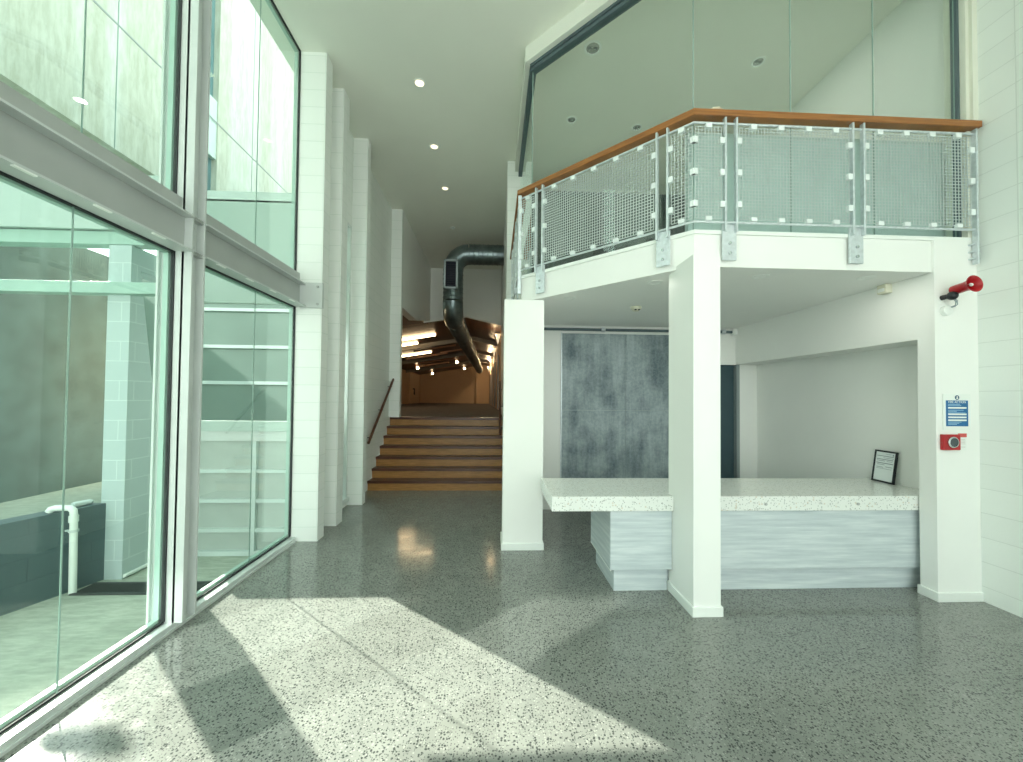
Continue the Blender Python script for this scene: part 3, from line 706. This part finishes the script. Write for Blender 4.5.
# ---- balcony glazing above the slab
gy = 3.165; g45 = 1.632 + gy; gx = .40; ZT = 5.34
gzn = empty('window_balcony', 'tall frameless glass screen standing behind the balcony railing', 'window', (1.6, gy, FAS), kind='structure')
def pane2(p, q, z0, z1, gap=.003):
    p, q = Vector((*p, 0)), Vector((*q, 0)); m, L = frame(p, q)
    MB(m).box(gap, L - gap, 0, .010, z0, z1).build('pane', 'glass_in', gzn)
    MB(m).box(L - gap, L + gap, .001, .009, z0, z1).build('joint', 'gedge', gzn)
xs = [1.632, 2.475, 3.205, 3.935]
for a, b_ in zip(xs, xs[1:]): pane2((a, gy), (b_, gy), FAS, ZT)
pane2((gx, g45 - gx), (1.632, gy), FAS, ZT)
pane2((gx, 6.5), (gx, g45 - gx), FAS, ZT)
k = math.tan(math.radians(22.5))
def ring(o, z0, z1, mat, name, xe=XR):
    a = [(xe, gy + o[0]), (1.632 + o[0] * k, gy + o[0]), (gx + o[0], g45 - gx + o[0] * k), (gx + o[0], 6.51)]
    b = [(xe, gy + o[1]), (1.632 + o[1] * k, gy + o[1]), (gx + o[1], g45 - gx + o[1] * k), (gx + o[1], 6.51)]
    m = MB(); vs = [(*p, z0) for p in a] + [(*p, z0) for p in b] + [(*p, z1) for p in a] + [(*p, z1) for p in b]; fs = []
    for i in range(3): fs += [(i, i + 1, 5 + i, 4 + i), (8 + i, 12 + i, 13 + i, 9 + i), (i, 8 + i, 9 + i, i + 1), (4 + i, 5 + i, 13 + i, 12 + i)]
    fs += [(0, 4, 12, 8), (3, 11, 15, 7)]
    return m.add(vs, fs)
ring((-.03, .045), ZT, ZT + .035, 'slate', 'h').build('head_frame', 'slate', gzn)
ring((-.012, .02), ZT + .035, ZT + .055, 'steel_l', 'h').build('head_channel', 'steel_l', gzn)
ring((-.03, .045), ZT + .055, ZT + .085, 'slate', 'h').build('head_frame', 'slate', gzn)
MB().box(3.935, 3.955, gy - .02, gy + .03, FAS, ZT).build('jamb_channel', 'slate', gzn)
struct('trim_bulkhead', ring((-.085, .06), ZT + .085, CEIL, 'plaster', 'b'), 'ceil', 'cream bulkhead strip between glass head and ceiling', 'trim')
struct('jamb_upper', MB().box(3.955, XR, 3.10, 3.26, FAS, CEIL).box(3.985, XR, 3.075, 3.10, 3.99, CEIL), 'cream' if False else plain('cream_jamb_paint', (.74, .76, .66), .5, var=.01), 'cream jamb between balcony glass and block wall', 'jamb')

# ---- hall lights
def batten(x, y, w_, lab, lit=True, dy=.13):
    e_ = empty('ceiling_batten', lab, 'ceiling light', (x, y, hall_z(x) - .06), 'hall ceiling battens')
    def sl(xx, dz): return hall_z(xx) - dz
    m = MB(); x0, x1 = x - w_ / 2, x + w_ / 2
    m.add([(x0, y, sl(x0, .09)), (x1, y, sl(x1, .09)), (x1, y + dy, sl(x1, .09)), (x0, y + dy, sl(x0, .09)), (x0, y, sl(x0, .02)), (x1, y, sl(x1, .02)), (x1, y + dy, sl(x1, .02)), (x0, y + dy, sl(x0, .02))],
          [(0, 3, 2, 1), (4, 5, 6, 7), (0, 1, 5, 4), (1, 2, 6, 5), (2, 3, 7, 6), (3, 0, 4, 7)])
    m.build('diffuser', 'batten' if lit else plain('unlit_tube', (.55, .33, .22), .5, var=0), e_)
LIT = 'lit warm batten light on the dark hall ceiling'; UN = 'dim unlit batten on the dark hall ceiling'
for x, y, w_, lit in ((-2.85, 14.0, 1.5, True), (-3.55, 15.2, 1.2, True), (-3.7, 18.2, 1.6, True), (-3.3, 19.4, 2.0, False), (-2.6, 17.2, 1.8, False), (-3.7, 21.9, 1.0, False), (-2.6, 21.9, 1.2, False), (-3.6, 23.6, 1.8, False), (-1.9, 18.9, 1.4, False), (-3.2, 26.6, 1.8, False)):
    batten(x, y, w_, LIT if lit else UN, lit)
hl = bpy.data.lights.new('hall_fill', 'POINT'); hl.energy = 35; hl.color = (1, .74, .45); hl.shadow_soft_size = .1  # hidden warm fill added to light the peach wall piece, no fitting
ho = bpy.data.objects.new('hall_fill', hl); COL.objects.link(ho); ho.location = (-4.2, 10.2, 3.2)
def spot(x, y, lab):
    e_ = empty('ceiling_spotlight', lab, 'spotlight', (x, y, hall_z(x) - .1), 'hall ceiling spotlights')
    MB().tube([(x, y, hall_z(x)), (x, y, hall_z(x) - .1)], .03, 8).build('stem', 'black', e_)
    MB().lathe([(.04, .1), (.09, -.06), (0, -.06)], (x, y, hall_z(x) - .18), (-.3, .3, 1), 14).build('lamp_head', 'batten', e_)
for x, y in ((-4.45, 23.1), (-4.4, 28.3), (-2.18, 23.1), (-2.13, 28.2)): spot(x, y, 'small glowing spotlight under the hall ceiling')
for k, (y, z) in enumerate(((13.0, 3.60), (16.5, 3.58), (21.0, 3.56), (26.0, 3.54))):
    x = .24 - (y - YB) / 17.9 * .62
    e_ = empty('wall_sconce', ('white cone wall light nearest the steps', 'second white cone wall light along the hall', 'third white cone wall light along the hall', 'white cone wall light by the hall end')[k], 'wall light', (x, y, z))
    MB().lathe([(.01, -.18), (.03, -.1), (.085, .14), (.09, .15), (.07, .14)], (x - .1, y, z), (0, 0, 1), 16).build('shade', plain('sconce_glass', (.85, .8, .7), .4, var=0, emit=(1, .78, .5), estr=1.0), e_)
    pl = bpy.data.lights.new('sconce_bulb', 'POINT'); pl.energy = (5, 8, 55, 90)[k]; pl.color = (1, .70, .38); pl.shadow_soft_size = .06
    po = bpy.data.objects.new('sconce_bulb', pl); COL.objects.link(po); po.location = (x - .28, y, z + .1)
    box(x - .16, x + .0, y - .03, y + .03, z - .06, z - .02).build('bracket', 'steel', e_)

# ================================================================== courtyard outside
# screen wall with open rails (its opening lets the sun reach the floor)
YG = 4.75
sc = empty('courtyard_screen', 'white screen wall with barred base beyond the far lower window', 'screen', (-2.9, YG, -.22))
box(-3.72, -2.32, YG - .05, YG + .03, 2.71, 3.92).build('header', 'outwhite', sc)
box(-3.72, -2.32, YG - .05, YG + .14, 3.90, 4.02).build('parapet_cap', 'outtrim', sc)
box(-3.72, -2.32, YG + .03, YG + .08, -.22, 1.10).build('infill_panel', plain('grey_infill', (.42, .47, .44), .5, var=.04), sc)
MB().box(-3.72, -2.32, YG - .02, YG + .03, 1.215, 1.335).build('middle_rail', 'outwhite', sc)
MB().box(-3.72, -2.32, YG - .0, YG + .05, 1.10, 1.215).build('capping', 'steel_l', sc)
for z in (.75, .405, .065): box(-3.72, -2.32, YG - .01, YG + .03, z - .02, z + .02).build('bar', 'outtrim', sc)
box(-2.80, -2.76, YG - .02, YG + .03, -.22, 1.10).build('stile', 'outtrim', sc)
box(-3.72, -2.32, YG - .03, YG + .05, -.22, -.17).build('bottom_rail', 'outtrim', sc)
fw = struct('wall_courtyard_far', MB().box(-7.4, -6.2, 8.2, 8.3, -.22, 4.3).box(-6.2, -2.3, 8.2, 8.3, -.22, 5.6), 'outshade', 'shaded grey green clad wall seen through the screen opening', 'wall')  # taller part raised out of view to keep sun from the slot window
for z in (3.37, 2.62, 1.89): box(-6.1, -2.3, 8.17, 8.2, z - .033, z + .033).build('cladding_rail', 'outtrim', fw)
# stepped block pier
bp = MB(); poly = [(4.15, -.22), (4.46, -.22), (4.46, 1.6), (4.26, 2.92), (4.74, 2.92), (4.74, 3.15), (4.15, 3.15)]
bp.prism(poly, -3.92, -3.70, 'x')
struct('wall_block_end', bp, 'outblock', 'pale block wall end behind the white drain pipe', 'wall')
box_c = MB().tube([(-3.69, 4.16, -.19), (-3.69, 4.62, -.19)], .018, 8).build('ground_conduit', 'pvc'); tag(box_c, 'thin pale conduit lying at the foot of the block wall', 'pipe')
# low dark wall, angled
lw = MB(); lw.prism([(-3.87, 4.16), (-4.07, 4.16), (-5.1, .8), (-4.9, .8)], -.22, .54)
struct('wall_courtyard_low', lw, 'darkblock', 'low dark painted block wall in the courtyard', 'wall')
struct('wall_sheet', box(-8.5, -8.3, -2, 9.4, -.22, 4.59), 'darksheet', 'tall dark sheet wall behind the low courtyard wall', 'wall')
pv = empty('drain_pipe', 'white plastic drain pipe hooked over the low dark wall', 'pipe', (-3.86, 3.87, -.22))
MB().tube([(-3.885, 3.87, -.22), (-3.895, 3.87, .50), (-3.90, 3.87, .545), (-3.925, 3.863, .572), (-4.02, 3.83, .58), (-4.05, 3.82, .57), (-4.062, 3.815, .547)], .028, 14).build('pipe', 'pvc', pv)
MB().lathe([(.036, -.012), (.036, .012)], (-3.893, 3.87, .36), (0, 0, 1), 14).box(-3.97, -3.9, 3.86, 3.88, .352, .368).build('clamp', 'outtrim', pv)
MB().lathe([(.035, -.03), (.035, .03)], (-3.896, 3.87, .47), (0, 0, 1), 14).build('collar', 'pvc', pv)
tag(MB().prism([(-4.0, 3.97), (-3.955, 4.12), (-4.01, 4.135), (-4.055, 3.985)], .541, .59).build('foam_offcut', 'outtrim', None, .02), 'small white offcut lying on the low dark wall', 'offcut')
fl = empty('shadow_caster', 'unseen box added to cast the rounded shadow on the floor', 'shadow_caster', (-8.35, 7.47, 4.59))  # unseen box on a stem, added for its rounded shadow indoors
box(-8.55, -8.14, 7.43, 7.51, 5.0, 5.16).build('housing', 'slate', fl, .05)
MB().tube([(-8.35, 7.47, 4.585), (-8.35, 7.47, 5.02)], .014, 8).build('bracket', 'slate', fl)
gr = empty('drain_grate', 'dark slotted drain grate across the courtyard paving', 'drain grate', (-3.0, 3.95, -.22))
g = box(-3.88, -2.32, 3.83, 3.86, -.222, -.208).box(-3.88, -2.32, 4.04, 4.07, -.222, -.208)
g.build('frame', 'grate', gr); g = box(-3.88, -2.32, 3.86, 4.04, -.221, -.216)
for i in range(62): g.box(-3.87 + i * .025, -3.86 + i * .025, 3.86, 4.04, -.218, -.209)
g.build('slats', 'grate', gr)
tag(MB().box(-9, -3.34, 4.08, 4.2, 2.64, 2.755).build('courtyard_beam', 'teal', None, .004), 'pale teal steel beam crossing in front of the block wall', 'beam')
cf = empty('courtyard_canopy', 'pale green canopy fascia above the courtyard beam', 'canopy', (-5, 4.2, 3.2))
box(-9, -3.3, 4.16, 4.30, 3.16, 3.29).build('gutter', 'teal', cf); box(-9, -3.3, 4.12, 4.32, 3.30, 3.86).build('fascia', 'outwhite', cf)
struct('wall_glint_mask', MB().box(-14, -2.42, -1.15, -1.0, 4.06, 15), 'outshade', 'unseen wall added to trim the mirrored sun patch', 'wall')  # added out of view to cut off the mirrored sun along one edge
# facade with board-marked concrete
fb = empty('concrete_facade', 'tall board-marked concrete facade seen through the upper windows', 'building', (-5, 9, 4.85))
box(-5.35, -5.0, 2.2, 6.85, 4.85, 14).box(-5.35, -5.0, 7.2, 17, 4.85, 14).build('wall_slab', 'board', fb)
box(-5.25, -5.02, 6.85, 7.2, 5.85, 6.9).build('spandrel', 'outwhite', fb)
box(-5.25, -5.10, 6.85, 7.2, 4.85, 5.85).build('strip_window', 'winblind', fb); box(-5.25, -5.10, 6.85, 7.2, 6.9, 14).build('strip_window', 'winblind', fb)
j = MB()
for z in (6.5, 9.6, 12.7): j.box(-5.0, -4.995, 2.2, 17, z - .012, z + .012)
j.build('panel_joint', 'joint', fb)
j = MB()
for y in (3.1, 5.32, 8.2, 10.6, 13): j.box(-5.0, -4.996, y - .007, y + .007, 4.85, 14)
j.build('panel_joint', 'outshade', fb)

# ================================================================== light
SUN_EL = math.atan(.6); AZ = Vector((.760, -.650))
def sun(name, d, energy, col, angle=.0093):
    l = bpy.data.lights.new(name, 'SUN'); l.energy = energy; l.color = col; l.angle = angle
    o = bpy.data.objects.new(name, l); COL.objects.link(o)
    o.rotation_euler = Vector(d).to_track_quat('-Z', 'Y').to_euler(); return o
sun('sun', (AZ.x * math.cos(SUN_EL), AZ.y * math.cos(SUN_EL), -math.sin(SUN_EL)), 16.0, (1, .925, .83))
sun('sun_glint', (.76 * math.cos(SUN_EL), .65 * math.cos(SUN_EL), -math.sin(SUN_EL)), 3.8, (1, .97, .90), .02)   # the sun again, mirrored by a glass front across the yard
def portal(x, y, z, w_, h_, rot):
    l = bpy.data.lights.new('sky_portal', 'AREA'); l.shape = 'RECTANGLE'; l.size = w_; l.size_y = h_; l.cycles.is_portal = True
    o = bpy.data.objects.new('sky_portal', l); COL.objects.link(o); o.location = (x, y, z); o.rotation_euler = rot
portal(-2.26, 3.1, 2.8, 3.0, 5.4, (0, -PI / 2, 0)) if False else None
W = bpy.data.worlds.new('sky'); S.world = W; W.use_nodes = True
t = W.node_tree; bg = t.nodes['Background']
tc_ = N(t, 'ShaderNodeTexCoord'); sp = N(t, 'ShaderNodeSeparateXYZ'); t.links.new(tc_.outputs['Generated'], sp.inputs[0])
t.links.new(ramp(t, sp.outputs[2], [(.0, (.95, 1, .94)), (.35, (.88, 1, .95)), (1, (.70, .94, .95))]), bg.inputs[0])
bg.inputs[1].default_value = 4.0

# ================================================================== camera
F = 394.0
yaw = math.atan((511.5 - 494) / F); pitch = math.atan(8.3 / F); roll = .0097
cam = bpy.data.cameras.new('camera'); co = bpy.data.objects.new('camera', cam); COL.objects.link(co)
co.matrix_world = Matrix.Translation((0, 0, 1.63)) @ Matrix.Rotation(-yaw, 4, 'Z') @ Matrix.Rotation(PI / 2 + pitch, 4, 'X') @ Matrix.Rotation(roll, 4, 'Z')
cam.sensor_fit = 'HORIZONTAL'; cam.sensor_width = 36; cam.lens = F / 1023 * 36; cam.shift_y = 9 / 1023
cam.clip_start = .05; cam.clip_end = 200
S.camera = co
vs_ = S.view_settings; vs_.view_transform = 'Standard'; vs_.look = 'None'; vs_.gamma = 1; vs_.use_curve_mapping = False; vs_.exposure = -0.03
cy = S.cycles; cy.use_denoising = True; cy.max_bounces = 10; cy.diffuse_bounces = 6; cy.transparent_max_bounces = 16; cy.glossy_bounces = 4; cy.sample_clamp_indirect = 8
